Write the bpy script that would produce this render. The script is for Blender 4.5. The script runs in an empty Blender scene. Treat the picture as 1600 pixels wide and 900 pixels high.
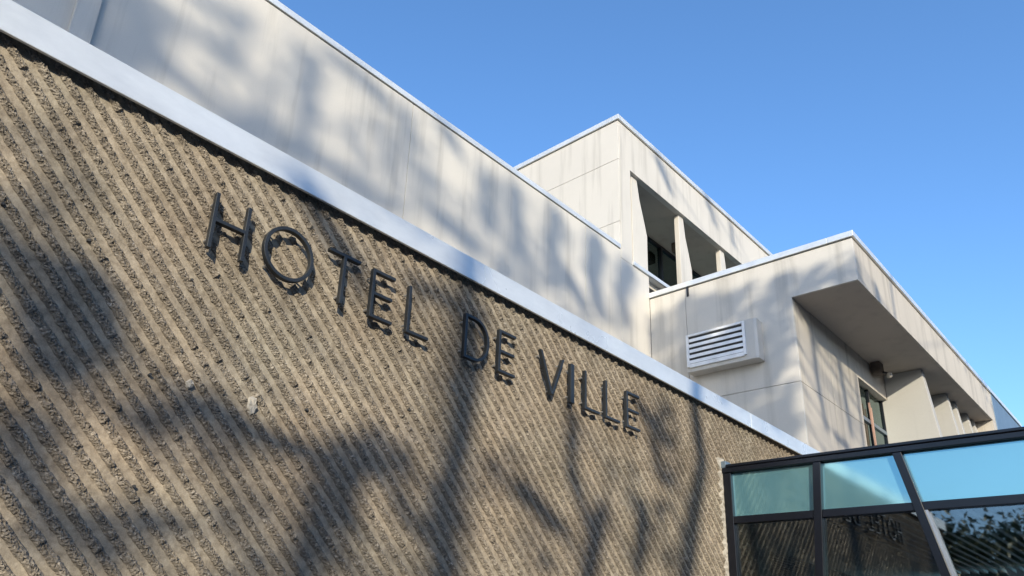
import bpy, math, random
import numpy as np
from mathutils import Matrix, Vector

# ------------------------------------------------------------------ camera, sky, sun, exposure
scene = bpy.context.scene
C = scene.collection
scene.render.resolution_x, scene.render.resolution_y = 1024, 576
SUN = Vector((-0.95, -1.0, 0.48)).normalized()          # towards the sun
SUN_EL = math.asin(SUN.z)
SUN_AZ = math.atan2(SUN.x, SUN.y)

cam_d = bpy.data.cameras.new('camera')
cam_d.sensor_width = 36.0
cam_d.lens = 26.27
cam_d.shift_x, cam_d.shift_y = 0.05523, 0.08171
cam_d.clip_start, cam_d.clip_end = 0.05, 3000
cam = bpy.data.objects.new('camera', cam_d)
C.objects.link(cam)
right, down, fwd = ((0.7022665, -0.7095696, 0.0577298), (0.2846421, 0.2055327, -0.9363414), (0.6525340, 0.6739935, 0.3463121))
cam.matrix_world = Matrix(((right[0], -down[0], -fwd[0], 0.0), (right[1], -down[1], -fwd[1], -3.0), (right[2], -down[2], -fwd[2], 1.6), (0, 0, 0, 1)))
scene.camera = cam

world = bpy.data.worlds.new('World')
scene.world = world
world.use_nodes = True
wn = world.node_tree.nodes
sky = wn.new('ShaderNodeTexSky')
sky.sky_type = 'NISHITA'
sky.sun_disc = False
sky.sun_elevation = SUN_EL
sky.sun_rotation = SUN_AZ % (2 * math.pi)
sky.air_density = 1.0
sky.dust_density = 1.2
sky.ozone_density = 4.5
wn['Background'].inputs[1].default_value = 0.15
hsv = wn.new('ShaderNodeHueSaturation')
hsv.inputs['Saturation'].default_value = 1.07
world.node_tree.links.new(sky.outputs[0], hsv.inputs['Color'])
world.node_tree.links.new(hsv.outputs[0], wn['Background'].inputs[0])

sun_d = bpy.data.lights.new('sun', 'SUN')
sun_d.energy = 2.7
sun_d.angle = math.radians(0.6)
sun_d.color = (1.0, 0.90, 0.71)
sun = bpy.data.objects.new('sun', sun_d)
C.objects.link(sun)
sun.rotation_euler = SUN.to_track_quat('Z', 'Y').to_euler()

vs = scene.view_settings
vs.view_transform = 'Standard'
vs.look = 'None'
vs.exposure = 1.10
vs.gamma = 1.0

# ------------------------------------------------------------------ helpers
random.seed(7)
RNG = np.random.default_rng(11)


def tag(o, label=None, cat=None, group=None, kind=None):
    if label: o['label'] = label
    if cat: o['category'] = cat
    if group: o['group'] = group
    if kind: o['kind'] = kind
    return o


def empty(name, loc, label=None, cat=None, group=None):
    o = bpy.data.objects.new(name, None)
    o.empty_display_size = 0.2
    C.objects.link(o)
    o.location = loc
    return tag(o, label, cat, group)


def link(name, me, parent=None):
    o = bpy.data.objects.new(name, me)
    C.objects.link(o)
    if parent is not None:
        o.parent = parent
        p, off = parent, Vector((0, 0, 0))
        while p is not None:
            off = off + Vector(p.location)
            p = p.parent
        o.location = -off                                # meshes are written in world coordinates
    return o


class MB:
    def __init__(s):
        s.v, s.f = [], []

    def add(s, vs, fs):
        n = len(s.v)
        s.v += [tuple(map(float, p)) for p in vs]
        s.f += [tuple(i + n for i in f) for f in fs]
        return s

    def box(s, x0, x1, y0, y1, z0, z1):
        return s.add([(x0, y0, z0), (x1, y0, z0), (x1, y1, z0), (x0, y1, z0), (x0, y0, z1), (x1, y0, z1), (x1, y1, z1), (x0, y1, z1)],
                     [(0, 3, 2, 1), (4, 5, 6, 7), (0, 1, 5, 4), (1, 2, 6, 5), (2, 3, 7, 6), (3, 0, 4, 7)])

    def prism(s, poly, axis, a, b, caps=(True, True)):
        """poly: 2D outline in the two remaining axes (in x,y,z order), swept from a to b along axis."""
        def P(q, h):
            q = list(q); q.insert(axis, h); return q
        n = len(poly)
        fs = [(i, (i + 1) % n, n + (i + 1) % n, n + i) for i in range(n)]
        if caps[0]: fs.append(tuple(range(n))[::-1])
        if caps[1]: fs.append(tuple(range(n, 2 * n)))
        return s.add([P(q, a) for q in poly] + [P(q, b) for q in poly], fs)

    def bar(s, p, q, w, h=None, up=(0, 0, 1)):
        """rectangular bar between two points"""
        h = h or w
        p, q = Vector(p), Vector(q)
        d = (q - p).normalized()
        a = d.cross(Vector(up)).normalized()
        b = a.cross(d)
        vs = []
        for e in (p, q):
            for i, j in ((-1, -1), (1, -1), (1, 1), (-1, 1)):
                vs.append(e + a * (w / 2 * i) + b * (h / 2 * j))
        return s.add(vs, [(3, 2, 1, 0), (4, 5, 6, 7), (0, 1, 5, 4), (1, 2, 6, 5), (2, 3, 7, 6), (3, 0, 4, 7)])

    def tube(s, pts, rad, n=8):
        pts = [Vector(p) for p in pts]
        vs, fs = [], []
        for i, p in enumerate(pts):
            d = (pts[min(i + 1, len(pts) - 1)] - pts[max(i - 1, 0)]).normalized()
            a = d.cross(Vector((0.13, 1, 0.21))).normalized()
            b = d.cross(a)
            r = rad[i] if hasattr(rad, '__len__') else rad
            for k in range(n):
                t = 2 * math.pi * k / n
                vs.append(p + (a * math.cos(t) + b * math.sin(t)) * r)
        for i in range(len(pts) - 1):
            for k in range(n):
                fs.append((i * n + k, i * n + (k + 1) % n, (i + 1) * n + (k + 1) % n, (i + 1) * n + k))
        fs.append(tuple(range(n))[::-1])
        fs.append(tuple(range((len(pts) - 1) * n, len(pts) * n)))
        return s.add(vs, fs)

    def build(s, name, mat, parent=None, bevel=0.0, smooth=False):
        me = bpy.data.meshes.new(name)
        me.from_pydata(s.v, [], s.f)
        me.validate()
        import bmesh
        bm = bmesh.new()
        bm.from_mesh(me)
        bmesh.ops.recalc_face_normals(bm, faces=bm.faces)
        bm.to_mesh(me)
        bm.free()
        me.materials.append(mat)
        if smooth:
            me.polygons.foreach_set('use_smooth', [True] * len(me.polygons))
        o = link(name, me, parent)
        if bevel:
            m = o.modifiers.new('bevel', 'BEVEL')
            m.width = bevel
            m.segments = 2
            m.limit_method = 'ANGLE'
            m.angle_limit = math.radians(40)
        return o


# ------------------------------------------------------------------ materials
def new_mat(name):
    m = bpy.data.materials.new(name)
    m.use_nodes = True
    nt = m.node_tree
    return m, nt, nt.nodes, nt.links, nt.nodes['Principled BSDF']


def coords(nt, scale=(1, 1, 1), kind='world', jitter=False):
    """world-position coordinates, optionally shifted per object"""
    n, l = nt.nodes, nt.links
    mp = n.new('ShaderNodeMapping')
    mp.inputs['Scale'].default_value = scale
    if kind == 'world':
        g = n.new('ShaderNodeNewGeometry')
        src = g.outputs['Position']
    else:
        src = n.new('ShaderNodeTexCoord').outputs['Object']
    if jitter:
        oi = n.new('ShaderNodeObjectInfo')
        mul = n.new('ShaderNodeVectorMath'); mul.operation = 'MULTIPLY_ADD'
        comb = n.new('ShaderNodeCombineXYZ')
        for k in range(3): l.new(oi.outputs['Random'], comb.inputs[k])
        mul.inputs[1].default_value = (37.0, 53.0, 71.0)
        l.new(comb.outputs[0], mul.inputs[0]); l.new(src, mul.inputs[2])
        src = mul.outputs[0]
    l.new(src, mp.inputs['Vector'])
    return mp.outputs[0]


def noise(nt, vec, scale, detail=4, rough=0.55):
    t = nt.nodes.new('ShaderNodeTexNoise')
    t.inputs['Scale'].default_value = scale
    t.inputs['Detail'].default_value = detail
    t.inputs['Roughness'].default_value = rough
    nt.links.new(vec, t.inputs['Vector'])
    return t.outputs['Fac']


def ramp(nt, fac, stops):
    r = nt.nodes.new('ShaderNodeValToRGB')
    e = r.color_ramp.elements
    while len(e) < len(stops): e.new(0.5)
    for k, (p, c) in enumerate(stops):
        e[k].position = p
        e[k].color = (*c, 1) if len(c) == 3 else c
    nt.links.new(fac, r.inputs[0])
    return r.outputs[0]


def mix(nt, a, b, fac, mode='MIX'):
    m = nt.nodes.new('ShaderNodeMix')
    m.data_type = 'RGBA'
    m.blend_type = mode
    for v, i in ((a, 6), (b, 7), (fac, 0)):
        if hasattr(v, 'links'): nt.links.new(v, m.inputs[i])
        elif i == 0: m.inputs[0].default_value = v
        else: m.inputs[i].default_value = (*v, 1)
    return m.outputs[2]


def bump(nt, bsdf, height, strength, dist):
    b = nt.nodes.new('ShaderNodeBump')
    b.inputs['Strength'].default_value = strength
    b.inputs['Distance'].default_value = dist
    nt.links.new(height, b.inputs['Height'])
    nt.links.new(b.outputs[0], bsdf.inputs['Normal'])


def panel_mat(name, base, dark, rough=0.5, stain=0.35):
    m, nt, n, l, p = new_mat(name)
    w = coords(nt)
    ws = coords(nt, (5.0, 5.0, 0.35))
    c = ramp(nt, noise(nt, w, 1.3, 5), [(0.3, tuple(0.93 * v for v in base)), (0.7, base)])
    s = ramp(nt, noise(nt, ws, 1.0, 5, 0.6), [(0.52, (0, 0, 0)), (0.78, (stain, stain, stain))])
    c = mix(nt, c, dark, s)
    g = ramp(nt, noise(nt, w, 90, 2), [(0.3, (0.94, 0.94, 0.94)), (0.7, (1, 1, 1))])
    c = mix(nt, c, g, 1.0, 'MULTIPLY')
    oi = n.new('ShaderNodeObjectInfo')
    c = mix(nt, c, ramp(nt, oi.outputs['Random'], [(0, (0.95, 0.95, 0.96)), (1, (1, 0.995, 0.985))]), 1.0, 'MULTIPLY')
    l.new(c, p.inputs['Base Color'])
    p.inputs['Roughness'].default_value = rough
    bump(nt, p, noise(nt, w, 40, 3), 0.12, 0.004)
    return m


def plain_mat(name, col, rough=0.5, metal=0.0, var=0.12, bscale=60, bstr=0.1, spec=0.5):
    m, nt, n, l, p = new_mat(name)
    w = coords(nt)
    c = ramp(nt, noise(nt, w, 6, 5), [(0.3, tuple(v * (1 - var) for v in col)), (0.7, tuple(min(1, v * (1 + var)) for v in col))])
    l.new(c, p.inputs['Base Color'])
    p.inputs['Roughness'].default_value = rough
    p.inputs['Metallic'].default_value = metal
    p.inputs['Specular IOR Level'].default_value = spec
    bump(nt, p, noise(nt, w, bscale, 3), bstr, 0.002)
    return m


M = {}
M['panel'] = panel_mat('pale_cladding', (0.575, 0.545, 0.492), (0.29, 0.27, 0.235), 0.5, 0.7)
M['concrete'] = panel_mat('pale_concrete', (0.50, 0.455, 0.39), (0.22, 0.195, 0.165), 0.7, 0.85)
M['soffit'] = panel_mat('soffit_concrete', (0.45, 0.395, 0.335), (0.30, 0.265, 0.22), 0.75, 0.5)
M['fin'] = panel_mat('fin_concrete', (0.42, 0.41, 0.385), (0.30, 0.29, 0.27), 0.65, 0.5)
M['slate'] = plain_mat('blue_grey_metal', (0.13, 0.17, 0.21), 0.4, 0.3)
M['core'] = plain_mat('dark_core', (0.05, 0.05, 0.05), 0.9)
M['black'] = plain_mat('black_frame', (0.005, 0.006, 0.010), 0.3, 0.0, 0.2)
M['letter'] = plain_mat('dark_letter_metal', (0.022, 0.025, 0.028), 0.42, 0.2, 0.25)
M['white_paint'] = plain_mat('white_paint', (0.72, 0.73, 0.74), 0.4)
M['bark'] = plain_mat('bark', (0.09, 0.07, 0.055), 0.9, 0, 0.4, 30, 0.8)
M['brown'] = plain_mat('reddish_wood', (0.36, 0.22, 0.17), 0.6)
M['mortar'] = plain_mat('pale_mortar', (0.37, 0.34, 0.29), 0.9, 0, 0.25, 70, 0.8)
M['grey_metal'] = plain_mat('grey_metal', (0.45, 0.46, 0.47), 0.35, 0.7)
M['roof'] = plain_mat('roof_felt', (0.16, 0.16, 0.16), 0.9)


def coping_mat():
    m, nt, n, l, p = new_mat('coping_aluminium')
    w = coords(nt)
    c = ramp(nt, noise(nt, coords(nt, (1.5, 4, 4)), 1.2, 6, 0.7), [(0.3, (0.58, 0.60, 0.61)), (0.7, (0.74, 0.76, 0.755))])
    l.new(c, p.inputs['Base Color'])
    p.inputs['Metallic'].default_value = 0.4
    r = n.new('ShaderNodeMapRange')
    l.new(noise(nt, w, 3, 3), r.inputs[0])
    r.inputs[3].default_value, r.inputs[4].default_value = 0.22, 0.38
    l.new(r.outputs[0], p.inputs['Roughness'])
    bump(nt, p, noise(nt, coords(nt, (1, 1, 0.6)), 2.2, 2), 0.5, 0.012)
    return m


M['coping'] = coping_mat()


def wall_base_mat():
    m, nt, n, l, p = new_mat('smooth_groove_concrete')
    w = coords(nt)
    a = ramp(nt, noise(nt, w, 1.1, 3), [(0.35, (0.36, 0.328, 0.264)), (0.65, (0.415, 0.35, 0.27))])
    b = ramp(nt, noise(nt, w, 35, 5, 0.65), [(0.26, (0.52, 0.49, 0.46)), (0.64, (1.08, 1.07, 1.05))])
    c = mix(nt, a, b, 1.0, 'MULTIPLY')
    d = ramp(nt, noise(nt, w, 210, 2), [(0.3, (0.80, 0.80, 0.80)), (0.6, (1.0, 1.0, 1.0))])
    c = mix(nt, c, d, 1.0, 'MULTIPLY')
    c = mix(nt, c, ramp(nt, noise(nt, coords(nt, (1.6, 1.6, 0.8)), 1.7, 6, 0.65), [(0.36, (0.78, 0.755, 0.73)), (0.58, (1.04, 1.03, 1.02))]), 1.0, 'MULTIPLY')
    l.new(c, p.inputs['Base Color'])
    p.inputs['Roughness'].default_value = 0.9
    bump(nt, p, noise(nt, w, 95, 5, 0.75), 0.6, 0.005)
    return m


def rib_mat():
    m, nt, n, l, p = new_mat('broken_aggregate_rib')
    w = coords(nt)
    v = n.new('ShaderNodeTexVoronoi')
    v.inputs['Scale'].default_value = 95
    l.new(w, v.inputs['Vector'])
    sep = n.new('ShaderNodeSeparateColor')
    l.new(v.outputs['Color'], sep.inputs[0])
    agg = ramp(nt, sep.outputs[0], [(0.0, (0.06, 0.05, 0.042)), (0.3, (0.16, 0.135, 0.108)), (0.8, (0.27, 0.23, 0.18)), (1.0, (0.48, 0.43, 0.36))])
    a = ramp(nt, noise(nt, w, 1.1, 3), [(0.35, (0.235, 0.213, 0.172)), (0.65, (0.272, 0.228, 0.178))])
    c = mix(nt, agg, a, 0.55)
    c = mix(nt, c, ramp(nt, noise(nt, w, 60, 4), [(0.3, (0.7, 0.7, 0.7)), (0.65, (1.08, 1.08, 1.08))]), 1.0, 'MULTIPLY')
    c = mix(nt, c, ramp(nt, noise(nt, coords(nt, (1.6, 1.6, 0.8)), 1.7, 6, 0.65), [(0.36, (0.78, 0.755, 0.73)), (0.58, (1.04, 1.03, 1.02))]), 1.0, 'MULTIPLY')
    l.new(c, p.inputs['Base Color'])
    p.inputs['Roughness'].default_value = 0.95
    bump(nt, p, v.outputs['Distance'], 0.6, 0.006)
    return m


M['groove'] = wall_base_mat()
M['rib'] = rib_mat()


def glass_mat(name, tint, refl, refl_col=(1, 1, 1), rough=0.02, body=None, body_mix=0.0):
    m, nt, n, l, p = new_mat(name)
    n.remove(p)
    out = n['Material Output']
    tr = n.new('ShaderNodeBsdfTransparent'); tr.inputs[0].default_value = (*tint, 1)
    gl = n.new('ShaderNodeBsdfGlossy'); gl.inputs[0].default_value = (*refl_col, 1); gl.inputs['Roughness'].default_value = rough
    b = n.new('ShaderNodeBump'); b.inputs['Strength'].default_value = 0.05; b.inputs['Distance'].default_value = 0.01
    l.new(noise(nt, coords(nt), 1.6, 2), b.inputs['Height'])
    l.new(b.outputs[0], gl.inputs['Normal'])
    base = tr.outputs[0]
    if body:
        df = n.new('ShaderNodeBsdfDiffuse'); df.inputs[0].default_value = (*body, 1)
        mx = n.new('ShaderNodeMixShader'); mx.inputs[0].default_value = body_mix
        l.new(tr.outputs[0], mx.inputs[1]); l.new(df.outputs[0], mx.inputs[2])
        base = mx.outputs[0]
    fr = n.new('ShaderNodeFresnel'); fr.inputs[0].default_value = 1.5
    ad = n.new('ShaderNodeMath'); ad.operation = 'ADD'; ad.use_clamp = True
    l.new(fr.outputs[0], ad.inputs[0]); ad.inputs[1].default_value = refl
    mx = n.new('ShaderNodeMixShader')
    l.new(ad.outputs[0], mx.inputs[0]); l.new(base, mx.inputs[1]); l.new(gl.outputs[0], mx.inputs[2])
    l.new(mx.outputs[0], out.inputs[0])
    return m


M['pane_low'] = glass_mat('dark_tinted_glass', (0.66, 0.70, 0.68), 0.10, (0.9, 0.95, 1.0))
M['pane_high'] = glass_mat('turquoise_spandrel_glass', (0.2, 0.4, 0.45), 0.40, (0.47, 0.80, 0.84), 0.08, (0.12, 0.26, 0.30), 0.9)
M['win_glass'] = glass_mat('teal_window_glass', (0.6, 0.75, 0.74), 0.20, (0.8, 1, 1))
M['bay_glass'] = glass_mat('dark_window_glass', (0.35, 0.45, 0.42), 0.05, (0.8, 1, 1))
M['curtain'] = plain_mat('teal_curtain', (0.34, 0.48, 0.49), 0.9)
M['ceiling'] = glass_mat('green_roof_glazing', (0.55, 0.66, 0.5), 0.02, (1, 1, 1), 0.2, (0.35, 0.40, 0.28), 0.6)


def leaf_mat(name, a, b):
    m, nt, n, l, p = new_mat(name)
    c = ramp(nt, noise(nt, coords(nt), 2.5, 3), [(0.35, a), (0.65, b)])
    l.new(c, p.inputs['Base Color'])
    p.inputs['Roughness'].default_value = 0.55
    return m


M['leaf'] = leaf_mat('green_leaf', (0.045, 0.075, 0.02), (0.11, 0.12, 0.03))


def paving_mat():
    m, nt, n, l, p = new_mat('concrete_paving')
    w = coords(nt)
    br = n.new('ShaderNodeTexBrick')
    br.inputs['Scale'].default_value = 1.6
    br.inputs['Mortar Size'].default_value = 0.012
    br.inputs['Color1'].default_value = (0.33, 0.31, 0.29, 1)
    br.inputs['Color2'].default_value = (0.28, 0.27, 0.25, 1)
    br.inputs['Mortar'].default_value = (0.12, 0.12, 0.11, 1)
    l.new(w, br.inputs['Vector'])
    c = mix(nt, br.outputs['Color'], ramp(nt, noise(nt, w, 8, 5), [(0.3, (0.8, 0.8, 0.8)), (0.7, (1, 1, 1))]), 1.0, 'MULTIPLY')
    l.new(c, p.inputs['Base Color'])
    p.inputs['Roughness'].default_value = 0.85
    return m


M['paving'] = paving_mat()

# ------------------------------------------------------------------ ground
g = MB().add([(-900, -900, 0), (900, -900, 0), (900, 900, 0), (-900, 900, 0)], [(0, 1, 2, 3)]).build('pavement', M['paving'])
tag(g, kind='structure')
M['asphalt'] = plain_mat('asphalt', (0.05, 0.05, 0.052), 0.9, 0, 0.25, 120, 0.6)
r = MB().box(-300, 300, -13.0, -7.6, -0.2, 0.004).build('road', M['asphalt'])
tag(r, kind='structure')
for k, (ya, yb) in enumerate(((-7.6, -7.45), (-13.15, -13.0))):
    kb = MB().box(-300, 300, ya, yb, -0.2, 0.12).build('kerb', M['mortar'])
    tag(kb, kind='structure')

# ------------------------------------------------------------------ ribbed wall
WX0, WX1 = -1.15, 14.5
COP_Z0, COP_Z1 = 3.761, 3.914
wall = empty('ribbed_wall', (6, 0.2, 0), 'brown concrete wall with rough diagonal ribs carrying the dark sign letters', 'wall')
MB().box(WX0, WX1, 0.015, 0.36, 0.0, 3.80).build('wall_slab', M['groove'], wall)
MB().box(WX0, WX1 + 6, 0.37, 2.56, 3.55, 3.72).build('flat_roof', M['roof'], wall)
joints = [WX0 - 0.02, 6.9, WX1 + 0.02]
for a, b in zip(joints[:-1], joints[1:]):
    me = MB().prism([(-0.046, COP_Z0), (-0.046, COP_Z1), (0.40, COP_Z1 + 0.012), (0.40, COP_Z0 + 0.042), (-0.030, COP_Z0 + 0.042), (-0.030, COP_Z0)], 0, a + 0.0012, b - 0.0012)
    me.build('coping', M['coping'], wall, 0.004)

PITCH = 0.102
RIB_L = 3.80 * math.sqrt(2)
A = np.array((1, 0, -1)) / math.sqrt(2)                  # down the rib
Bv = np.array((1, 0, 1)) / math.sqrt(2)                  # across the rib
Nn = np.array((0, -1, 0))


def vnoise(n, step, scale, rng):
    k = int(n * step / scale) + 3
    x = np.arange(n) * step / scale
    i = x.astype(int)
    f = x - i
    r = rng.uniform(-1, 1, k)
    return r[i] * (1 - f) + r[i + 1] * f


def rib_mesh(seed):
    rng = np.random.default_rng(seed)
    fine, coarse = 0.0065, 0.05
    ts = np.concatenate([np.arange(-0.02, 3.05, fine), np.arange(3.05, RIB_L - 0.1, coarse)])
    n = len(ts)
    cs = np.linspace(-1, 1, 12)
    hw = rng.uniform(.92, 1.10) * 0.0204 + 0.0030 * vnoise(n, 1, 2.3, rng) + 0.0022 * vnoise(n, 1, 23, rng)
    off = 0.0010 * vnoise(n, 1, 31, rng) + 0.0015 * vnoise(n, 1, 2.1, rng)
    hh = rng.uniform(.85, 1.1) * 0.0180 + 0.0025 * vnoise(n, 1, 17, rng) + 0.0036 * vnoise(n, 1, 2.6, rng)
    for _ in range(5):                                     # knocked-off stretches
        i0 = rng.integers(5, n - 60); ln = rng.integers(4, 16)
        hh[i0:i0 + ln] *= rng.uniform(.25, .6)
    V = np.zeros((n, len(cs), 3))
    for j, c in enumerate(cs):
        prof = max(0.0, 1 - abs(c) ** 2.2)
        h = hh * prof
        edge = abs(c) > 0.99
        if not edge:
            h = h + rng.normal(0, 0.0021, n) * (0.35 + prof) + 0.0025 * vnoise(n, 1, 2.4, rng)
            h = np.maximum(h, 0.001)
        else:
            h = np.full(n, -0.004)
        u = c * hw + off + (0 if edge else 1) * rng.normal(0, 0.0010, n)
        t = ts + (0 if edge else 1) * rng.normal(0, 0.0012, n)
        V[:, j, :] = t[:, None] * A + u[:, None] * Bv + (h[:, None]) * Nn
    verts = V.reshape(-1, 3)
    m = len(cs)
    faces = []
    for i in range(n - 1):
        for j in range(m - 1):
            a = i * m + j
            faces.append((a, a + m, a + m + 1, a + 1))
    me = bpy.data.meshes.new('rib')
    me.from_pydata(verts.tolist(), [], faces)
    me.materials.append(M['rib'])
    me.update()
    return me


RIBS = [rib_mesh(100 + k) for k in range(14)]
wloc = Vector(wall.location)
x = WX0 - 3.55
nr = 0
order = -1
while x < 11.0 and nr < 300:
    k = random.randrange(len(RIBS))
    while k == order: k = random.randrange(len(RIBS))
    order = k
    me = RIBS[k]
    o = bpy.data.objects.new('rib', me)
    C.objects.link(o)
    o.parent = wall
    start = 0.0
    if x < WX0:                                          # ribs that begin at the wall's left end instead of under the coping
        dz = WX0 - x
        o.location = Vector((WX0, 0.015, 3.785 - dz)) - wloc
        o.scale = (max(0.02, (3.78 - dz) / 3.80),) * 1 + (1, max(0.02, (3.78 - dz) / 3.80))
    else:
        o.location = Vector((x + random.uniform(-0.002, 0.002), 0.015, 3.785)) - wloc
    nr += 1
    x += PITCH


def ragged(pts, depth, y, name, mat, parent, seed):
    """small irregular raised patch, outline given in x,z"""
    rng = np.random.default_rng(seed)
    cx, cz = np.mean(pts, 0)
    n = len(pts)
    vs = [(px, y, pz) for px, pz in pts] + [(cx + (px - cx) * rng.uniform(.55, .85), y - depth * rng.uniform(.6, 1.2), cz + (pz - cz) * rng.uniform(.55, .85)) for px, pz in pts] + [(cx, y - depth, cz)]
    fs = [(i, (i + 1) % n, n + (i + 1) % n, n + i) for i in range(n)] + [(n + i, n + (i + 1) % n, 2 * n) for i in range(n)]
    return MB().add(vs, fs).build(name, mat, parent)


for q, (cx, cz, r) in enumerate(((1.628, 2.583, 0.045), (1.317, 2.602, 0.026))):
    rng = np.random.default_rng(q)
    pts = [(cx + r * rng.uniform(.6, 1.2) * math.cos(t) * .75, cz + r * rng.uniform(.7, 1.3) * math.sin(t)) for t in np.linspace(0, 2 * math.pi, 12)[:-1]]
    ragged(pts, 0.018, 0.010, 'mortar_patch', M['mortar'], wall, q)
for hx, hz in ((0.464, 3.082), (0.785, 3.070), (1.235, 3.073), (1.141, 2.593), (1.479, 2.598), (3.202, 2.506), (1.511, 3.904), (2.202, 2.895), (2.571, 2.817), (4.336, 2.901), (1.171, 2.128), (1.918, 2.645)):
    MB().tube([(hx, 0.02, hz), (hx, -0.003, hz)], 0.0065, 9).build('dark_hole_plug', M['core'], wall)  # dark plugs, slightly proud, painted in for the shade inside tie holes
# ragged mortar down the side of the glazed entrance
rng = np.random.default_rng(3)
zz = np.linspace(0.0, 3.33, 150)
left = [(6.244 + rng.uniform(-0.014, 0.012) - (.02 if z > 3.25 else 0), z) for z in zz]
vs, fs = [], []
for (px, pz) in left:
    vs += [(px, 0.02, pz), (px + 0.004, -0.014 + rng.uniform(-.006, .006), pz), (6.30, -0.018 + rng.uniform(-.004, .004), pz)]
for i in range(len(left) - 1):
    for j in range(2):
        a = i * 3 + j
        fs.append((a, a + 1, a + 4, a + 3))
MB().add(vs, fs).build('mortar_edge', M['mortar'], wall)

# ------------------------------------------------------------------ sign letters
LY0, LY1 = -0.054, -0.026
ZB, ZT = 3.230, 3.518
ST = 0.0195


def letter(ch, x0, x1, label):
    o = empty('sign_letter', ((x0 + x1) / 2, LY1, ZB), label, 'letter', 'dark metal letters of the wall sign')
    b = MB()
    H = ZT - ZB
    t = ST
    zb, zt = ZB, ZT
    pins = []
    if ch == 'H':
        zm = zb + H * .52
        p = [(x0, zb), (x0 + t, zb), (x0 + t, zm - t / 2), (x1 - t, zm - t / 2), (x1 - t, zb), (x1, zb), (x1, zt), (x1 - t, zt), (x1 - t, zm + t / 2), (x0 + t, zm + t / 2), (x0 + t, zt), (x0, zt)]
        pins = [(x0 + t / 2, zt - .05), (x0 + t / 2, zb + .05), (x1 - t / 2, zt - .05), (x1 - t / 2, zb + .05)]
    elif ch == 'T':
        xm = (x0 + x1) / 2
        p = [(xm - t / 2, zb), (xm + t / 2, zb), (xm + t / 2, zt - t), (x1, zt - t), (x1, zt), (x0, zt), (x0, zt - t), (xm - t / 2, zt - t)]
        pins = [(xm, zb + .05), (xm, zt - .03)]
    elif ch == 'E':
        zm = zb + H * .5
        xa = x1 - .012
        p = [(x0, zb), (x1, zb), (x1, zb + t), (x0 + t, zb + t), (x0 + t, zm - t / 2), (xa, zm - t / 2), (xa, zm + t / 2), (x0 + t, zm + t / 2), (x0 + t, zt - t), (x1, zt - t), (x1, zt), (x0, zt)]
        pins = [(x0 + t / 2, zt - .05), (x0 + t / 2, zb + .05)]
    elif ch == 'L':
        p = [(x0, zb), (x1, zb), (x1, zb + t), (x0 + t, zb + t), (x0 + t, zt), (x0, zt)]
        pins = [(x0 + t / 2, zt - .05), (x0 + t / 2, zb + .05)]
    elif ch == 'I':
        p = [(x0, zb), (x1, zb), (x1, zt), (x0, zt)]
        pins = [(x0 + t / 2, zt - .05), (x0 + t / 2, zb + .05)]
    elif ch == 'V':
        xm = (x0 + x1) / 2
        w = t * 1.08
        p = [(xm - w * .55, zb), (xm + w * .55, zb), (x1, zt), (x1 - w, zt), (xm, zb + t * 1.25), (x0 + w, zt), (x0, zt)]
        pins = [(x0 + w * .8, zt - .04), (x1 - w * .8, zt - .04), (xm, zb + .03)]
    else:
        p = None
        if ch == 'O':
            n = 48
            cx, cz, rx, rz = (x0 + x1) / 2, (zb + zt) / 2, (x1 - x0) / 2, H / 2
            outer = [(cx + rx * math.cos(a), cz + rz * math.sin(a)) for a in np.linspace(0, 2 * math.pi, n, endpoint=False)]
            inner = [(cx + (rx - t) * math.cos(a), cz + (rz - t) * math.sin(a)) for a in np.linspace(0, 2 * math.pi, n, endpoint=False)]
            pins = [(cx + (rx - t / 2) * math.cos(a), cz + (rz - t / 2) * math.sin(a)) for a in (.8, 2.4, 3.9, 5.5)]
        else:                                            # D
            r, n = H / 2, 24
            cz = (zb + zt) / 2
            xs = x1 - r * .92
            arc = np.linspace(-math.pi / 2, math.pi / 2, n)
            outer = [(x0, zt), (x0, zb)] + [(xs + (x1 - xs) * math.cos(a), cz + r * math.sin(a)) for a in arc]
            inner = [(x0 + t, zt - t), (x0 + t, zb + t)] + [(xs + (x1 - xs - t) * math.cos(a), cz + (r - t) * math.sin(a)) for a in arc]
            pins = [(x0 + t / 2, zt - .05), (x0 + t / 2, zb + .05), (x1 - t / 2, cz)]
        n = len(outer)
        vs = [(a, LY0, c) for a, c in outer] + [(a, LY0, c) for a, c in inner] + [(a, LY1, c) for a, c in outer] + [(a, LY1, c) for a, c in inner]
        fs = []
        for i in range(n):
            j = (i + 1) % n
            fs += [(i, j, n + j, n + i), (2 * n + i, 3 * n + i, 3 * n + j, 2 * n + j), (i, 2 * n + i, 2 * n + j, j), (n + i, n + j, 3 * n + j, 3 * n + i)]
        b.add(vs, fs)
    if p: b.prism(p, 1, LY0, LY1)
    b.build('letter_body', M['letter'], o, 0.0025)
    for px, pz in pins:
        MB().tube([(px, LY1 + .001, pz), (px, 0.012, pz)], 0.006, 8).build('mounting_pin', M['grey_metal'], o)
    return o


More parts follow.
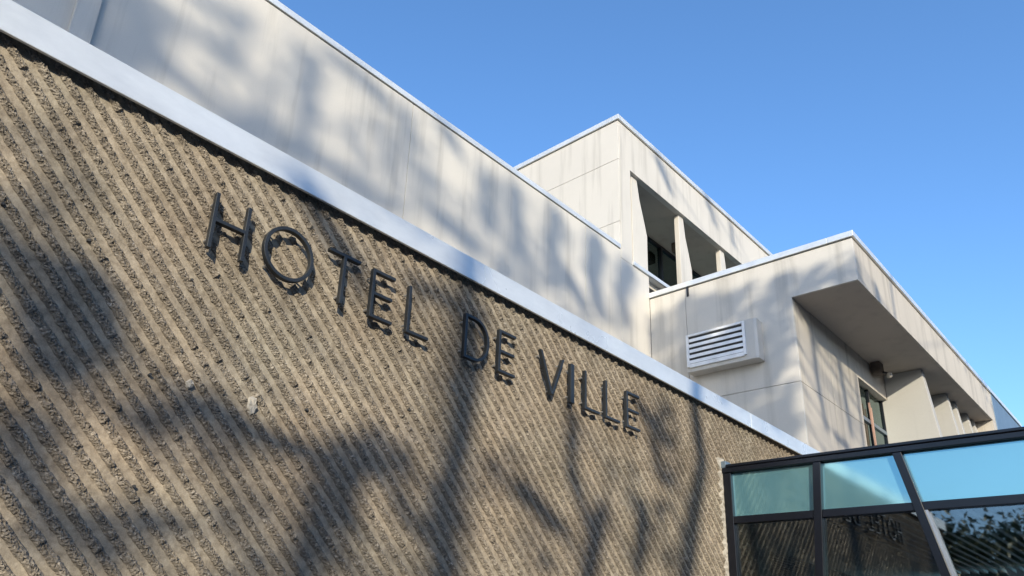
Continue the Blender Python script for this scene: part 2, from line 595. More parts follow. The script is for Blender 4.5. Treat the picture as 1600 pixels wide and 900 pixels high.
for ch, x0, x1, lab in (
    ('H', 1.222, 1.408, 'dark metal letter H, the first letter of the word HOTEL'),
    ('O', 1.494, 1.780, 'round dark metal letter O between H and T'),
    ('T', 1.862, 2.066, 'dark metal letter T between O and E'),
    ('E', 2.150, 2.310, 'dark metal letter E between T and L of HOTEL'),
    ('L', 2.412, 2.580, 'dark metal letter L that ends the word HOTEL'),
    ('D', 2.868, 3.088, 'dark metal letter D that begins the word DE'),
    ('E', 3.172, 3.334, 'dark metal letter E that follows the D'),
    ('V', 3.582, 3.846, 'dark metal letter V that begins the word VILLE'),
    ('I', 3.916, 3.956, 'dark metal letter I between V and L'),
    ('L', 4.082, 4.262, 'dark metal letter L right after the I of VILLE'),
    ('L', 4.336, 4.520, 'dark metal letter L just before the last E of VILLE'),
    ('E', 4.612, 4.795, 'dark metal letter E that ends the word VILLE'),
): letter(ch, x0 * 1.012 + .012, x0 * 1.012 + .012 + (x1 - x0), lab)

# ------------------------------------------------------------------ upper storey behind the ribbed wall
UY = 2.60
up = empty('upper_storey', (4, UY, 3.7), 'pale panelled upper storey wall set back above the ribbed wall', 'building')
MB().box(-1.15, 8.79, UY + .045, 9.0, 3.7, 7.52).build('core', M['core'], up)
TOP = 7.530
for a, b, t in ((-1.15, 1.055, TOP), (1.061, 4.471, TOP), (4.477, 7.887, TOP), (7.893, 8.806, TOP)):
    MB().box(a, b, UY, UY + .04, 3.74, t).build('cladding_panel', M['panel'], up, 0.003)
MB().box(8.812, 9.625, UY, UY + .04, 3.74, 7.395).build('cladding_panel', M['panel'], up, 0.003)
MB().box(0.93, 1.10, UY - .055, UY - .002, 3.74, TOP).build('cover_strip', M['panel'], up, 0.006)
MB().box(-1.17, 8.806, UY - .014, UY + .35, 7.545, 7.622).build('coping', M['coping'], up, 0.005)
MB().box(-1.15, 8.79, UY + .012, UY + .3, 7.530, 7.545).build('shadow_gap', M['black'], up)

# ------------------------------------------------------------------ roof tower
TX = 8.81
tw = empty('roof_tower', (12, 5, 7.4), 'tall pale block with deep recessed window rising above the upper wall', 'building')
# left face panels
for z0, z1 in ((7.40, 8.045), (8.051, 9.213), (9.219, 9.97)):
    MB().box(TX, TX + .04, UY + .002, 9.0, z0, z1).build('cladding_panel', M['panel'], tw, 0.003)
# front: jamb and fascia as one L shaped panel
RX1 = 15.6
MB().prism([(TX + .042, 7.40), (9.152, 7.40), (9.152, 9.17), (RX1, 9.17), (RX1, 7.40), (16.2, 7.40), (16.2, 9.97), (TX + .042, 9.97)], 1, UY, UY + .10).build('front_panel', M['panel'], tw, 0.003)
MB().box(TX + .042, 16.2, UY + .102, 9.0, 9.215, 9.94).build('core', M['core'], tw)
MB().box(9.10, RX1 + .05, UY + .101, 3.62, 9.172, 9.213).build('recess_soffit', M['soffit'], tw)
MB().box(9.06, 9.15, UY + .101, 3.62, 7.42, 9.170).build('recess_side', M['panel'], tw)
MB().box(9.12, RX1 + .05, UY + .101, 3.62, 7.30, 7.395).build('recess_floor', M['concrete'], tw)
MB().box(9.152, RX1, UY - .03, UY + .30, 7.398, 7.462).build('sill', M['coping'], tw, 0.004)
MB().box(TX - .03, 16.3, UY - .032, 9.1, 9.985, 10.075).build('coping', M['coping'], tw, 0.005)
MB().box(TX + .01, 16.2, UY + .012, 9.0, 9.970, 9.985).build('shadow_gap', M['black'], tw)
# glazing at the back of the recess
xs = [9.15, 10.1, 11.05, 11.62, 12.6, 13.6, 14.6, 15.6]
for a, b in zip(xs[:-1], xs[1:]):
    w = MB().box(a + .03, b - .03, 3.50, 3.512, 7.44, 9.13).build('window_pane', M['win_glass'], tw)
for xx in xs:
    MB().box(xx - .03, xx + .03, 3.46, 3.54, 7.40, 9.165).build('mullion', M['black'], tw, .003)
MB().box(9.15, RX1, 3.465, 3.535, 9.125, 9.168).build('window_head', M['black'], tw)
# curtain folds behind the glass
n = 260
vs, fs = [], []
for i in range(n):
    xx = 9.16 + (RX1 - 9.2) * i / (n - 1)
    yy = 3.66 + .035 * math.sin(i * 1.05) + .012 * math.sin(i * .37)
    vs += [(xx, yy, 7.42), (xx, yy, 9.12)]
for i in range(n - 1): fs.append((2 * i, 2 * i + 2, 2 * i + 3, 2 * i + 1))
MB().add(vs, fs).build('curtain', M['curtain'], tw, smooth=True)
MB().box(9.0, RX1 + .1, 3.75, 3.80, 7.3, 9.2).build('back_wall', M['core'], tw)
# tapered blades in front of the recess
for fx, wb in ((9.275, .44), (10.83, .39), (12.42, .39), (14.0, .39)):
    pts = [(fx, 7.464), (fx + wb, 7.464), (fx + wb + .01, 8.20), (fx + wb * .80, 8.50), (fx + wb * .56, 8.80), (fx + .17, 9.168), (fx, 9.168)]
    MB().prism(pts, 1, UY + .06, UY + .15).build('tapered_blade', M['panel'], tw, 0.006)

# ------------------------------------------------------------------ projecting bay with overhanging roof
BX, BY, CY, SZ, TZ = 9.63, 0.425, -0.42, 6.37, 6.985
BE = 17.14
bay = empty('projecting_bay', (13, 3, 3.7), 'pale concrete bay with deep overhanging roof and row of upright fins', 'building')
MB().box(BX + .045, 12.05, BY + .045, 9.0, 3.70, 6.365).build('core', M['core'], bay)
MB().box(BX + .045, BE, CY + .045, 9.0, 6.41, TZ).build('roof_core', M['core'], bay)
# side cladding: three panels, upper one runs out along the roof edge
MB().prism([(1.993, 5.153), (UY - .002, 5.153), (UY - .002, TZ), (1.993, TZ)], 0, BX, BX + .04).build('cladding_panel', M['panel'], bay, .003)
MB().prism([(BY, 5.153), (1.987, 5.153), (1.987, TZ), (CY, TZ), (CY, SZ), (BY, SZ)], 0, BX, BX + .04).build('cladding_panel', M['panel'], bay, .003)
MB().prism([(BY, 3.74), (UY - .002, 3.74), (UY - .002, 5.147), (BY, 5.147)], 0, BX, BX + .04).build('cladding_panel', M['panel'], bay, .003)
# front wall panels left of the window
for z0, z1 in ((3.74, 5.147), (5.153, 6.367)):
    for a, b in ((BX + .042, 10.86), (10.866, 12.062)):
        MB().box(a, b, BY, BY + .04, z0, z1).build('front_panel', M['concrete'], bay, .003)
MB().box(12.05, 12.09, BY + .042, .60, 3.74, 5.93).build('window_reveal', M['concrete'], bay)
MB().box(12.066, BE - .002, BY, .60, 5.93, 6.367).build('lintel', M['concrete'], bay, .004)
# roof edge, soffit, coping
MB().box(BX + .042, BE + .26, CY, CY + .04, SZ, TZ).build('fascia', M['concrete'], bay, .004)
MB().box(BX + .042, BE, CY + .042, 1.0, SZ + .002, SZ + .036).build('soffit', M['soffit'], bay)
MB().box(BX - .03, 20.33, CY - .03, CY + .30, 7.0, 7.085).build('coping', M['coping'], bay, .005)
MB().box(BX - .03, BX + .30, CY + .302, UY - .003, 7.0, 7.085).build('coping', M['coping'], bay, .005)
MB().box(BX + .02, 20.3, CY + .012, 9.0, TZ, 7.0).build('shadow_gap', M['black'], bay)
# end wall
MB().box(BE, BE + .26, CY + .042, 3.0, 3.74, SZ - .002).build('end_wall', M['concrete'], bay)
MB().box(BE, BE + .26, CY, CY + .04, 3.74, SZ - .003).build('end_edge', M['concrete'], bay)
MB().box(BE + .262, 20.3, CY - .01, 3.0, 3.74, TZ).build('end_block', M['slate'], bay, .004)
MB().box(12.0, BE, 1.6, 1.7, 3.7, 6.3).build('room_back', M['core'], bay)
MB().box(12.0, BE, .5, 1.7, 3.60, 3.72).build('room_floor', M['roof'], bay)
# fins
for k, fx in enumerate((13.45, 14.98, 15.54, 16.42, 16.90)):
    th = .17 if k == 0 else .15
    MB().prism([(.50, 3.74), (-.385, 3.74), (-.255, 5.19), (-.137, 6.366), (.42, 6.366), (.42, 5.925), (.50, 5.925)], 0, fx, fx + th).build('fin', M['fin'], bay, .006)
# windows between the fins
wx = [12.09, 12.74, 13.45, 14.2, 14.98, 15.7, 16.42, BE]
for a, b in zip(wx[:-1], wx[1:]):
    for z0, z1 in ((3.78, 4.60), (4.66, 5.32), (5.38, 5.90)):
        MB().box(a + .025, b - .025, .520, .530, z0, z1).build('window_pane', M['bay_glass'], bay)
for xx in wx:
    MB().box(xx - .025, xx + .025, .495, .56, 3.74, 5.925).build('mullion', M['black'], bay)
for zc in (4.63, 5.35):
    MB().box(12.09, BE, .492, .555, zc - .03, zc + .03).build('transom', M['slate'], bay)
MB().bar((12.60, .47, 5.66), (12.66, .46, 4.2), .022).build('window_stay', M['brown'], bay)
MB().bar((12.70, .475, 5.60), (12.64, .465, 4.2), .018).build('window_stay', M['brown'], bay)
MB().box(BX - .02, BX - .001, 1.925, 1.955, 6.84, 6.995).build('clip', M['black'], bay)

# ------------------------------------------------------------------ wall vent on the bay's side
vent = empty('wall_vent', (BX, 1.4, 5.52), 'white louvred vent box fixed to the side of the bay', 'vent')
vx = 9.43
MB().prism([(vx, .90), (vx + .02, .862), (BX - .001, .862), (BX - .001, 1.915), (vx, 1.915)], 2, 5.525, 6.12).build('housing', M['panel'], vent, .006)
F = [(1.02, 1.055, 5.60, 6.10), (1.865, 1.90, 5.60, 6.10)]
for a, b, z0, z1 in F:
    MB().box(vx - .028, vx - .001, a, b, z0, z1).build('frame_side', M['white_paint'], vent, .002)
MB().box(vx - .028, vx - .001, 1.056, 1.864, 6.068, 6.10).build('frame_top', M['white_paint'], vent, .002)
MB().box(vx - .028, vx - .001, 1.056, 1.864, 5.585, 5.640).build('frame_bottom', M['white_paint'], vent, .002)
MB().box(vx - .004, vx - .0015, 1.056, 1.864, 5.641, 6.067).build('opening_shade', M['core'], vent)  # thin dark sheet in place of the shade behind the louvres
for k in range(5):
    zc = 5.675 + k * .083
    MB().prism([(vx - .026, zc - .026), (vx - .022, zc - .030), (vx - .006, zc + .020), (vx - .010, zc + .026)], 1, 1.057, 1.863).build('louvre', M['white_paint'], vent)

# ------------------------------------------------------------------ spotlights under the soffits
def spot(x, y, z, label):
    s = empty('soffit_spotlight', (x, y, z), label, 'spotlight', 'spotlights under the overhangs')
    MB().box(x - .10, x + .10, y - .07, y + .07, z - .20, z - .001).build('housing', M['bark'], s, .01)
    MB().bar((x, y - .07, z - .17), (x, y - .16, z - .22), .03).build('arm', M['black'], s)
    b = MB()
    n = 12
    prof = [(0.0, .0), (.034, .01), (.046, .04), (.042, .068), (.024, .088), (0.001, .092)]
    vs, fs = [], []
    for r, h in prof:
        for k in range(n):
            t = 2 * math.pi * k / n
            vs.append((x + r * math.cos(t), y - .16 + r * math.sin(t), z - .20 - h))
    for i in range(len(prof) - 1):
        for k in range(n): fs.append((i * n + k, i * n + (k + 1) % n, (i + 1) * n + (k + 1) % n, (i + 1) * n + k))
    b.add(vs, fs).build('lamp_head', M['mortar'], s, smooth=True)


spot(12.80, .33, SZ, 'small dark spotlight with pale head under the overhanging roof')
spot(11.75, 3.20, 9.17, 'small dark spotlight inside the recessed window of the tower')

# ------------------------------------------------------------------ glazed entrance vestibule
VX, VY, VE = 6.262, -2.75, 13.6
vest = empty('entrance_vestibule', (9.5, -1.3, 0), 'black framed glass entrance porch with turquoise upper panes abutting the ribbed wall', 'porch')
fw = .07
X0, X1 = VX, VX + .09
# side screen facing the camera side
MB().box(X0, X1, -.092, -.022, 0, 3.19).build('post', M['black'], vest, .004)
MB().box(X0 - .012, X1 + .02, VY, -.021, 3.192, 3.236).build('top_rail', M['black'], vest, .005)
MB().box(X0 - .02, VE, VY - .03, -.06, 3.238, 3.264).build('roof_edge', M['black'], vest, .006)
MB().box(X0 - .008, X0 + .10, -.058, -.012, 3.238, 3.30).build('flashing', M['slate'], vest, .004)
mid0, mid1 = 2.745, 2.806


def mullion(yt, yb, w=.062, mat=None, name='mullion'):
    """slightly raking upright in the side screen: (y at z=3.19, y at z=2.29)"""
    f = lambda z: yt + (yb - yt) * (3.19 - z) / .9
    z0 = 0.0
    p = [(f(z0) - w / 2, z0), (f(z0) + w / 2, z0), (f(3.19) + w / 2, 3.19), (f(3.19) - w / 2, 3.19)]
    return MB().prism(p, 0, X0 - .01, X1 + .01).build(name, mat or M['black'], vest, .003), f


_, f1 = mullion(-.829, -.757)
_, f2 = mullion(-1.418, -1.610)
f0 = lambda z: -.092
f3 = lambda z: VY + .04
MB().box(X0, X1, VY, VY + .07, 0, 3.19).build('post', M['black'], vest, .004)
# bright edge strip beside the raking upright
MB().prism([(f2(0) - .060, 0), (f2(0) - .033, 0), (f2(mid0) - .033, mid0 - .002), (f2(mid0) - .052, mid0 - .002)], 0, X0 - .002, X1 + .02).build('edge_strip', M['grey_metal'], vest)
fs_ = (f0, f1, f2, f3)
for a, b in zip(fs_[:-1], fs_[1:]):
    ya, yb_ = (lambda z, a=a: a(z) - (.031 if a is not f0 else .0)), (lambda z, b=b: b(z) + (.031 if b is not f3 else .0))
    MB().prism([(yb_(mid0), mid0), (ya(mid0), mid0), (ya(mid1), mid1), (yb_(mid1), mid1)], 0, X0 + .002, X1 - .002).build('transom', M['black'], vest, .003)
    MB().prism([(yb_(mid1), mid1), (ya(mid1), mid1), (ya(3.19), 3.19), (yb_(3.19), 3.19)], 0, X0 + .040, X0 + .052).build('upper_pane', M['pane_high'], vest)
    MB().prism([(yb_(.05), .05), (ya(.05), .05), (ya(mid0), mid0), (yb_(mid0), mid0)], 0, X0 + .040, X0 + .050).build('lower_pane', M['pane_low'], vest)
# front screen
for xx in np.linspace(VX + 1.3, VE - .09, 6):
    MB().box(xx, xx + .07, VY, VY + .07, 0, 3.19).build('post', M['black'], vest, .004)
MB().box(X1 + .02, VE, VY, VY + .08, 3.192, 3.236).build('top_rail', M['black'], vest, .004)
MB().box(X1, VE, VY + .005, VY + .065, mid0, mid1).build('transom', M['black'], vest)
xe = [X1] + [xx + .035 for xx in np.linspace(VX + 1.3, VE - .09, 6)]
for a, b in zip(xe[:-1], xe[1:]):
    MB().box(a + .036, b - .036, VY + .03, VY + .04, .05, mid0).build('lower_pane', M['pane_low'], vest)
    MB().box(a + .036, b - .036, VY + .03, VY + .042, mid1, 3.19).build('upper_pane', M['pane_high'], vest)
# glazed roof over dark ceiling slats that run along the building
MB().box(X1 + .02, VE, VY + .09, -.06, 3.205, 3.225).build('roof_glazing', M['ceiling'], vest)
ys = np.arange(VY + .14, -.10, .115)
for yy in ys:
    MB().box(X1 + .025, VE - .05, yy, yy + .045, 3.08, 3.185).build('ceiling_slat', M['black'], vest)
# doors in the wall inside the porch
MB().box(6.75, VE, -.07, -.008, 0, 3.05).build('inner_screen', M['black'], vest)
for a in (7.0, 8.1, 9.2, 10.3, 11.4):
    MB().box(a, a + 1.0, -.078, -.071, .1, 2.6).build('inner_door_pane', M['pane_low'], vest)

# ------------------------------------------------------------------ trees
def leaves_mesh(b, centers, size, rng):
    vs, fs = [], []
    for c in centers:
        d = rng.normal(size=3); d /= np.linalg.norm(d)
        e = rng.normal(size=3); e -= d * (e @ d); e /= np.linalg.norm(e)
        s = size * rng.uniform(.6, 1.3)
        c = np.asarray(c)
        n = len(vs)
        g = np.cross(d, e)
        vs += [c - d * s, c + e * s * .5 + g * s * .12, c + d * s, c - e * s * .5 + g * s * .12]
        fs.append((n, n + 1, n + 2, n + 3))
    b.add(vs, fs)


TY = -9.0
SL = Vector((SUN.x / -SUN.y, -1.0, SUN.z / -SUN.y))       # one metre towards the street along the sun's line


ROW = {'a': -9.0, 'b': -9.0, 'c': -9.0, 'd': -14.4, 'e': -14.4}


def opposite(x, y, z, dy=0.0):
    """point of the street trees that stands between the sun and (x, y, z) on the building"""
    k = y - (TY + dy)
    return np.array((x + SL.x * k, y - k, z + SL.z * k))


# limbs: depth of the face they shade, points (x, z) on it, radius
STROKES = [
    (0, [(1.43, 2.53), (1.7, 2.46), (2.02, 2.44), (2.47, 2.5)], 0.067),
    (0, [(2.26, 2.48), (2.12, 2.27), (2.02, 1.99), (2.0, 1.87)], 0.091),
    (0, [(3.64, 2.51), (3.94, 2.38)], 0.081),
    (0, [(4.07, 3.05), (4.04, 2.75), (4.22, 2.52)], 0.049),
    (0, [(4.37, 2.48), (4.25, 2.1)], 0.084),
    (0, [(4.95, 2.59), (4.89, 2.3)], 0.067),
    (0, [(1.79, 3.74), (1.93, 3.65), (2.1, 3.49)], 0.067),
    (0, [(2.64, 3.59), (3.06, 3.58)], 0.049),
    (0, [(5.0, 3.46), (5.14, 3.36)], 0.041),
    (0, [(1.16, 2.44), (1.44, 2.47)], 0.037),
    (2.6, [(3.1, 7.13), (3.09, 6.76), (3.11, 6.25)], 0.053),
    (2.6, [(3.34, 7.4), (3.76, 7.43), (4.04, 7.33)], 0.048),
    (2.6, [(3.08, 6.11), (3.43, 6.11), (3.87, 6.1)], 0.050),
    (2.6, [(5.0, 7.46), (5.21, 7.34)], 0.054),
    (2.6, [(5.05, 6.24), (5.64, 6.19)], 0.067),
    (2.6, [(6.3, 7.27), (6.42, 6.44)], 0.067),
    (2.6, [(7.16, 7.32), (7.14, 6.35)], 0.063),
    (2.6, [(7.44, 6.51), (7.84, 6.22)], 0.080),
    (2.6, [(8.17, 7.35), (8.06, 6.77), (8.25, 6.29)], 0.105),
    (2.6, [(9.03, 7.28), (8.79, 6.75), (8.92, 6.37)], 0.100),
    (2.6, [(1.68, 6.18), (2.12, 6.06)], 0.061),
    (2.6, [(2.45, 6.07), (2.94, 6.03)], 0.047),
    (2.6, [(1.85, 7.04), (2.29, 7.1)], 0.035),
    (2.6, [(1.82, 6.68), (2.23, 6.69)], 0.035),
    (2.6, [(5.72, 7.16), (5.82, 6.6)], 0.048),
    (2.6, [(4.44, 7.26), (4.4, 6.93)], 0.044),
    (2.6, [(10.12, 9.85), (10.42, 9.54)], 0.102),
    (2.6, [(11.89, 9.95), (12.17, 9.65)], 0.062),
    (2.6, [(12.88, 9.78), (12.91, 9.57)], 0.051),
    (0.425, [(10.22, 6.14), (10.26, 5.29), (10.38, 4.77)], 0.054),
    (0.425, [(11.23, 6.08), (11.31, 5.4), (11.38, 4.97)], 0.057),
    (0.425, [(10.81, 4.65), (11.17, 4.59)], 0.062),
]
# leaf masses: (x, y, z) of the spot they shade, half width, half height, density
CLUMPS = [
    (0.7, 2.6, 6.06, 0.44, 0.39, 1),
    (1.19, 2.6, 6.3, 0.32, 0.36, 1),
    (1.45, 2.6, 6.22, 0.2, 0.36, 1),
    (1.46, 2.6, 6.58, 0.23, 0.25, 1),
    (0.97, 2.6, 5.94, 0.3, 0.28, 1),
    (4.52, 2.6, 6.71, 0.4, 0.43, 0.45),
    (5.96, 2.6, 6.86, 0.22, 0.45, 0.45),
    (6.69, 2.6, 6.18, 0.4, 0.11, 0.5),
    (5.4, 2.6, 6.54, 0.2, 0.12, 0.4),
    (3.77, 2.6, 6.64, 0.23, 0.31, 0.3),
    (5.01, 2.6, 6.69, 0.21, 0.29, 0.3),
    (6.94, 2.6, 6.79, 0.17, 0.39, 0.3),
    (0.80, 0, 2.70, 0.17, 0.25, 1.0),
    (0.55, 0, 2.95, 0.16, 0.20, .7),
    (0.75, 0, 2.15, 0.16, 0.14, .7),
    (1.15, 0, 1.95, 0.22, 0.10, .5),
    (0.62, 0, 3.35, 0.14, 0.16, .35),
    (0.65, 0, 2.94, 0.1, 0.08, 0.6),
    (0.71, 0, 2.23, 0.07, 0.09, 0.9),
    (0.58, 0, 3.11, 0.1, 0.1, 0.3),
    (1.38, 0, 2.33, 0.19, 0.08, 0.35),
    (2.62, 0, 2.4, 0.19, 0.14, 0.35),
    (5.32, 0, 3.22, 0.2, 0.33, 0.4),
    (2.06, 0, 2.17, 0.12, 0.12, 0.5),
    (1.06, 0, 2.53, 0.11, 0.08, 0.3),
    (4.74, 0, 2.79, 0.26, 0.15, 0.3),
    (0.79, 0, 2.72, 0.16, 0.25, 0.90),
    (0.64, 0, 2.85, 0.12, 0.15, 0.70),
    (0.69, 0, 2.37, 0.14, 0.14, 0.60),
    (1.05, 0, 2.01, 0.30, 0.14, 0.40),
    (1.48, 0, 2.08, 0.23, 0.13, 0.40),
    (0.88, 0, 1.84, 0.15, 0.13, 0.45),
    (1.76, 0, 1.90, 0.21, 0.11, 0.50),
    (1.26, 0, 3.44, 0.10, 0.10, 0.20),
    (0.54, 0, 3.29, 0.15, 0.16, 0.25),
    (2.42, 0, 2.56, 0.28, 0.10, 0.45),
    (2.15, 0, 2.09, 0.16, 0.18, 0.70),
    (2.92, 0, 2.20, 0.21, 0.21, 0.60),
    (3.84, 0, 2.21, 0.27, 0.16, 0.40),
    (5.47, 0, 2.57, 0.31, 0.26, 0.40),
    (5.33, 0, 3.33, 0.26, 0.40, 0.50),
    (3.44, 0, 2.71, 0.25, 0.16, 0.25),
    (2.65, 0, 2.99, 0.21, 0.19, 0.20),
    (1.84, 2.6, 5.80, 0.18, 0.22, 0.14),
    (1.88, 2.6, 6.40, 0.22, 0.31, 0.20),
    (1.91, 2.6, 7.05, 0.16, 0.21, 0.20),
    (2.42, 2.6, 5.98, 0.22, 0.31, 0.19),
    (2.27, 2.6, 6.33, 0.21, 0.32, 0.44),
    (2.22, 2.6, 6.73, 0.21, 0.27, 0.18),
    (2.31, 2.6, 7.00, 0.23, 0.32, 0.32),
    (2.69, 2.6, 6.00, 0.20, 0.32, 0.43),
    (2.74, 2.6, 6.28, 0.20, 0.26, 0.18),
    (2.69, 2.6, 6.78, 0.14, 0.21, 0.35),
    (3.11, 2.6, 5.91, 0.19, 0.25, 0.48),
    (3.09, 2.6, 6.28, 0.16, 0.29, 0.22),
    (3.13, 2.6, 6.76, 0.17, 0.28, 0.45),
    (3.06, 2.6, 6.99, 0.16, 0.31, 0.34),
    (3.52, 2.6, 5.86, 0.16, 0.26, 0.14),
    (4.05, 2.6, 6.00, 0.24, 0.30, 0.47),
    (3.88, 2.6, 6.25, 0.24, 0.31, 0.27),
    (4.11, 2.6, 6.73, 0.22, 0.24, 0.19),
    (3.99, 2.6, 7.01, 0.18, 0.33, 0.24),
    (4.30, 2.6, 6.19, 0.16, 0.31, 0.25),
    (4.37, 2.6, 6.60, 0.24, 0.26, 0.19),
    (4.31, 2.6, 6.99, 0.16, 0.29, 0.17),
    (4.73, 2.6, 5.90, 0.16, 0.34, 0.16),
    (4.85, 2.6, 6.37, 0.18, 0.34, 0.29),
    (4.78, 2.6, 6.68, 0.14, 0.26, 0.21),
    (4.93, 2.6, 7.18, 0.19, 0.20, 0.21),
    (5.20, 2.6, 5.83, 0.16, 0.32, 0.17),
    (5.15, 2.6, 6.40, 0.20, 0.34, 0.27),
    (5.78, 2.6, 5.94, 0.22, 0.30, 0.30),
    (5.58, 2.6, 6.23, 0.23, 0.33, 0.45),
    (5.64, 2.6, 6.74, 0.22, 0.29, 0.41),
    (6.11, 2.6, 5.94, 0.21, 0.24, 0.45),
    (6.21, 2.6, 6.20, 0.24, 0.33, 0.36),
    (5.99, 2.6, 6.80, 0.15, 0.34, 0.36),
    (5.99, 2.6, 7.02, 0.20, 0.28, 0.39),
    (6.62, 2.6, 5.83, 0.14, 0.33, 0.12),
    (6.61, 2.6, 6.21, 0.22, 0.31, 0.44),
    (6.53, 2.6, 6.79, 0.16, 0.29, 0.24),
    (6.61, 2.6, 7.17, 0.19, 0.27, 0.13),
    (6.83, 2.6, 5.92, 0.19, 0.32, 0.34),
    (6.85, 2.6, 6.27, 0.22, 0.27, 0.12),
    (7.02, 2.6, 6.78, 0.15, 0.28, 0.26),
    (7.43, 2.6, 5.85, 0.16, 0.27, 0.47),
    (7.26, 2.6, 6.21, 0.20, 0.32, 0.30),
    (7.34, 2.6, 7.19, 0.22, 0.21, 0.44),
    (7.71, 2.6, 5.85, 0.22, 0.26, 0.41),
    (7.70, 2.6, 6.39, 0.16, 0.22, 0.30),
    (8.16, 2.6, 5.91, 0.23, 0.30, 0.12),
    (8.15, 2.6, 6.31, 0.19, 0.30, 0.29),
    (8.10, 2.6, 7.04, 0.22, 0.25, 0.40),
    (8.74, 2.6, 5.93, 0.21, 0.29, 0.23),
    (8.72, 2.6, 6.29, 0.23, 0.24, 0.43),
    (9.11, 2.6, 5.93, 0.18, 0.22, 0.40),
    (9.01, 2.6, 6.34, 0.15, 0.21, 0.17),
]
for yy in np.arange(-.30, 2.6, .34):  # leaf masses added to keep the bay's side face in shade
    for zz in np.arange(4.2, 6.9, .30):
        top = 6.98 if yy > .36 else 6.74 + (yy + .42) * .33
        if zz + .14 < top and not (yy < .42 and zz < 6.45):
            CLUMPS.append((9.63, yy + random.uniform(-.12, .10), zz + random.uniform(-.13, .05), .21, .20, 1.0 if (round(yy * 10) + round(zz * 10)) % 7 else .75))
TRUNKS = {
    'a': [(0, 2.92, 1.96, .09), (0, 2.86, 2.34, .085), (0, 2.98, 2.69, .075), (0, 3.01, 2.93, .07), (0, 3.06, 3.28, .068), (0, 3.0, 3.64, .06), (0, 2.9, 4.9, .04), (0, 2.85, 6.2, .015)],
    'b': [(0, 5.56, 2.23, .09), (0, 5.75, 2.77, .085), (0, 5.94, 3.24, .08), (0, 5.85, 3.74, .07), (0, 6.0, 5.0, .045), (0, 6.1, 6.2, .015)],
    'c': [(0.425, 11.55, 2.2, .11), (0.425, 11.45, 3.4, .09), (0.425, 11.9, 4.6, .045), (0.425, 12.0, 6.4, .03), (0.425, 12.3, 8.8, .025), (0.425, 12.6, 10.9, .015)],  # added tree: casts the shade wanted on the bay and tower front
    'd': [(2.6, 2.1, 1.0, .16), (2.6, 2.0, 4.6, .12), (2.6, 2.3, 5.5, .06), (2.6, 2.6, 6.3, .03), (2.6, 2.9, 7.7, .012)],  # added tree: its soft shade imitates reflected light patches on the upper wall
    'e': [(2.6, 5.40, 1.0, .10), (2.6, 5.46, 4.6, .07), (2.6, 5.8, 5.5, .06), (2.6, 6.2, 6.3, .03), (2.6, 6.5, 7.4, .012)],  # added like d, to dapple the right half of the upper wall
}


def owner(x, y):
    if y == 2.6 and x < 9.3: return 'd' if x < 5.2 else 'e'
    u = x - .95 * y
    return 'a' if u < 3.8 else ('b' if u < 6.9 and x < 9.3 else 'c')


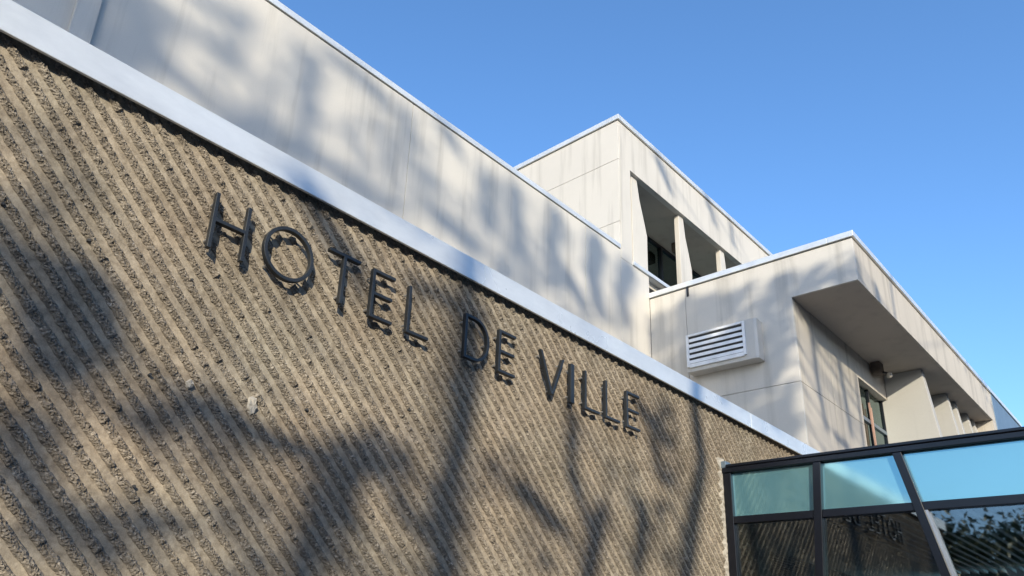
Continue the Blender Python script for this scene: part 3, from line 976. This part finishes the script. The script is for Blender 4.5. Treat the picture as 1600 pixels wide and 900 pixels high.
labels = {'a': 'slim leafy street tree opposite the first word of the sign', 'b': 'slim leafy street tree opposite the last word of the sign', 'c': 'slim unseen street tree added to shade the projecting bay', 'd': 'tall unseen tree added on the far pavement to dapple the left upper wall', 'e': 'tall unseen tree added on the far pavement to dapple the right upper wall'}
rng = np.random.default_rng(5)
sdir = np.array(SUN)
for key, src in TRUNKS.items():
    TY = ROW[key]
    far = TY < -12
    tr = [(opposite(a, y, c), r) for y, a, c, r in src]
    x0 = tr[0][0][0]
    tr = [(np.array((x0 + .05, TY, 0.0)), .17), (np.array((x0 - .05, TY, 3.0)), .13)] + tr
    t = empty('street_tree', (tr[0][0][0], TY, 0), labels[key], 'tree', 'trees opposite the building')
    MB().tube([p for p, r in tr], [r for p, r in tr], 10).build('trunk', M['bark'], t, smooth=True)

    def at_trunk(z):
        for (p0, r0), (p1, r1) in zip(tr[:-1], tr[1:]):
            if p0[2] <= z <= p1[2]:
                k = (z - p0[2]) / (p1[2] - p0[2])
                return p0 + (p1 - p0) * k
        return tr[-1][0]

    def twig(P, r):
        h = P[2] - .3 - np.linalg.norm((P - at_trunk(P[2]))[:2]) * .3
        q = at_trunk(max(4.6, h))
        lb.tube([q, q * .5 + P * .5 + np.array((.05, .2, -.15)), P], [.011, .009, min(r, .02)], 6)
    lb, cb = MB(), MB()
    for Y, pts, r in STROKES:
        if owner(pts[0][0], Y) != key: continue
        dy = rng.uniform(-.6, .6)
        P = [opposite(a, Y, c, dy) for a, c in pts]
        r = r * (1.7 if far else 1.0)
        n = len(P)
        rr = [r * (1.05 - .25 * i / max(1, n - 1)) for i in range(n)]
        d0, d1 = P[0] - P[1], P[-1] - P[-2]
        P = [P[0] + .15 * d0 / np.linalg.norm(d0)] + P + [P[-1] + .15 * d1 / np.linalg.norm(d1)]
        rr = [r * .4] + rr + [r * .3]
        lb.tube(P, rr, 8)
        k = int(10 + 60 * sum(np.linalg.norm(P[i + 1] - P[i]) for i in range(len(P) - 1)))
        cen = []
        for _ in range(k):
            i = rng.integers(len(P) - 1); u = rng.uniform()
            cen.append(P[i] * (1 - u) + P[i + 1] * u + rng.normal(0, r * .8, 3))
        leaves_mesh(cb, cen, .05, rng)
        twig(P[0], r * .4)
    for cx, cy, cz, rx, rz, dens in CLUMPS:
        if owner(cx, cy) != key: continue
        k = int(dens * (2.2 if dens > .8 else 1.0) * math.pi * rx * rz / .0036)
        c0 = opposite(cx, cy, cz)
        a, q = rng.uniform(0, 2 * math.pi, k), np.sqrt(rng.uniform(0, 1.15, k))
        cen = c0 + np.stack([rx * q * np.cos(a), np.zeros(k), rz * q * np.sin(a)], 1) + rng.uniform(-.55, .55, k)[:, None] * sdir
        leaves_mesh(cb, cen, .085, rng)
        twig(c0, .008)
    # outer foliage clear of the building
    for cx, cz in {'a': ((-6.6, 9.6), (-5.6, 10.2), (-7.4, 9.2), (-5.0, 9.5), (-6.0, 9.0), (-4.6, 10.2)), 'b': ((-3.4, 9.4), (-2.6, 10.2), (-1.7, 9.6), (-2.3, 9.0), (-3.3, 10.3)),
                   'c': ((6.4, 14.8), (7.4, 13.2), (8.0, 11.8)), 'd': ((-14.6, 12.2), (-13.4, 12.0), (-12.3, 12.1), (-16.0, 14.0)), 'e': ((-9.6, 12.0), (-8.2, 12.1), (-10.6, 12.2))}[key]:
        leaves_mesh(cb, np.array((cx, TY, cz)) + rng.normal(0, 1, (220, 3)) * np.array((.4, .45, .35)), .09, rng)
        twig(np.array((cx, TY, cz)), .01)
    lb.build('limbs', M['bark'], t, smooth=True)
    tag(cb.build('crown', M['leaf'], t), kind='stuff')


# brick office range across the street
M['brick'] = plain_mat('dark_brick', (0.11, 0.065, 0.05), 0.85, 0, 0.3, 25, 0.5)
ob = empty('office_range', (0, -20, 0), 'long dark brick office range across the street', 'building')
MB().box(-60, 70, -30, -17.0, 0, 8.6).build('wall', M['brick'], ob)
MB().box(-60.2, 70.2, -30.2, -16.85, 8.602, 8.85).build('roof', M['roof'], ob)
wm = None
for k in range(26):
    for fl in range(2):
        xw = -57.5 + k * 4.9
        if wm is None:
            wm = MB().box(-1.3, 1.3, -.03, .03, 0, 1.7).build('window', M['win_glass'], ob)
            wm.location = Vector((xw, -16.96, 1.4)) - Vector(ob.location)
        else:
            w2 = wm.copy(); C.objects.link(w2); w2.parent = ob
            w2.location = Vector((xw, -16.96, 1.4 + fl * 3.6)) - Vector(ob.location)


def round_tree(x, y, h, rad, label, seed):
    rng = np.random.default_rng(seed)
    t = empty('garden_tree', (x, y, 0), label, 'tree', 'trees beyond the end of the wall')
    b = MB().tube([(x, y, 0), (x + .1, y, h * .3), (x - .1, y + .1, h * .55), (x, y, h * .85)], [.22, .17, .12, .04], 10)
    cb = MB()
    for k in range(16):
        a, el = rng.uniform(0, 6.28), rng.uniform(-.3, 1.2)
        c = np.array((x, y, h * .62)) + rad * rng.uniform(.45, .95) * np.array((math.cos(a) * math.cos(el), math.sin(a) * math.cos(el), math.sin(el) * 1.1))
        b.tube([(x, y, h * rng.uniform(.3, .55)), tuple(c * .5 + np.array((x, y, h * .45)) * .5), tuple(c)], [.06, .04, .015], 6)
        n = 620
        leaves_mesh(cb, c + rng.normal(0, rad * .22, (n, 3)), .10, rng)
    b.build('trunk', M['bark'], t, smooth=True)
    tag(cb.build('crown', M['leaf'], t), kind='stuff')


round_tree(-6.4, 1.7, 4.6, 1.7, 'bushy green tree just past the end of the ribbed wall', 21)
round_tree(-9.5, 4.6, 5.4, 2.0, 'taller green tree farther past the end of the wall', 22)
round_tree(-12.5, 1.2, 5.8, 2.2, 'broad green tree standing beside the road past the wall', 23)
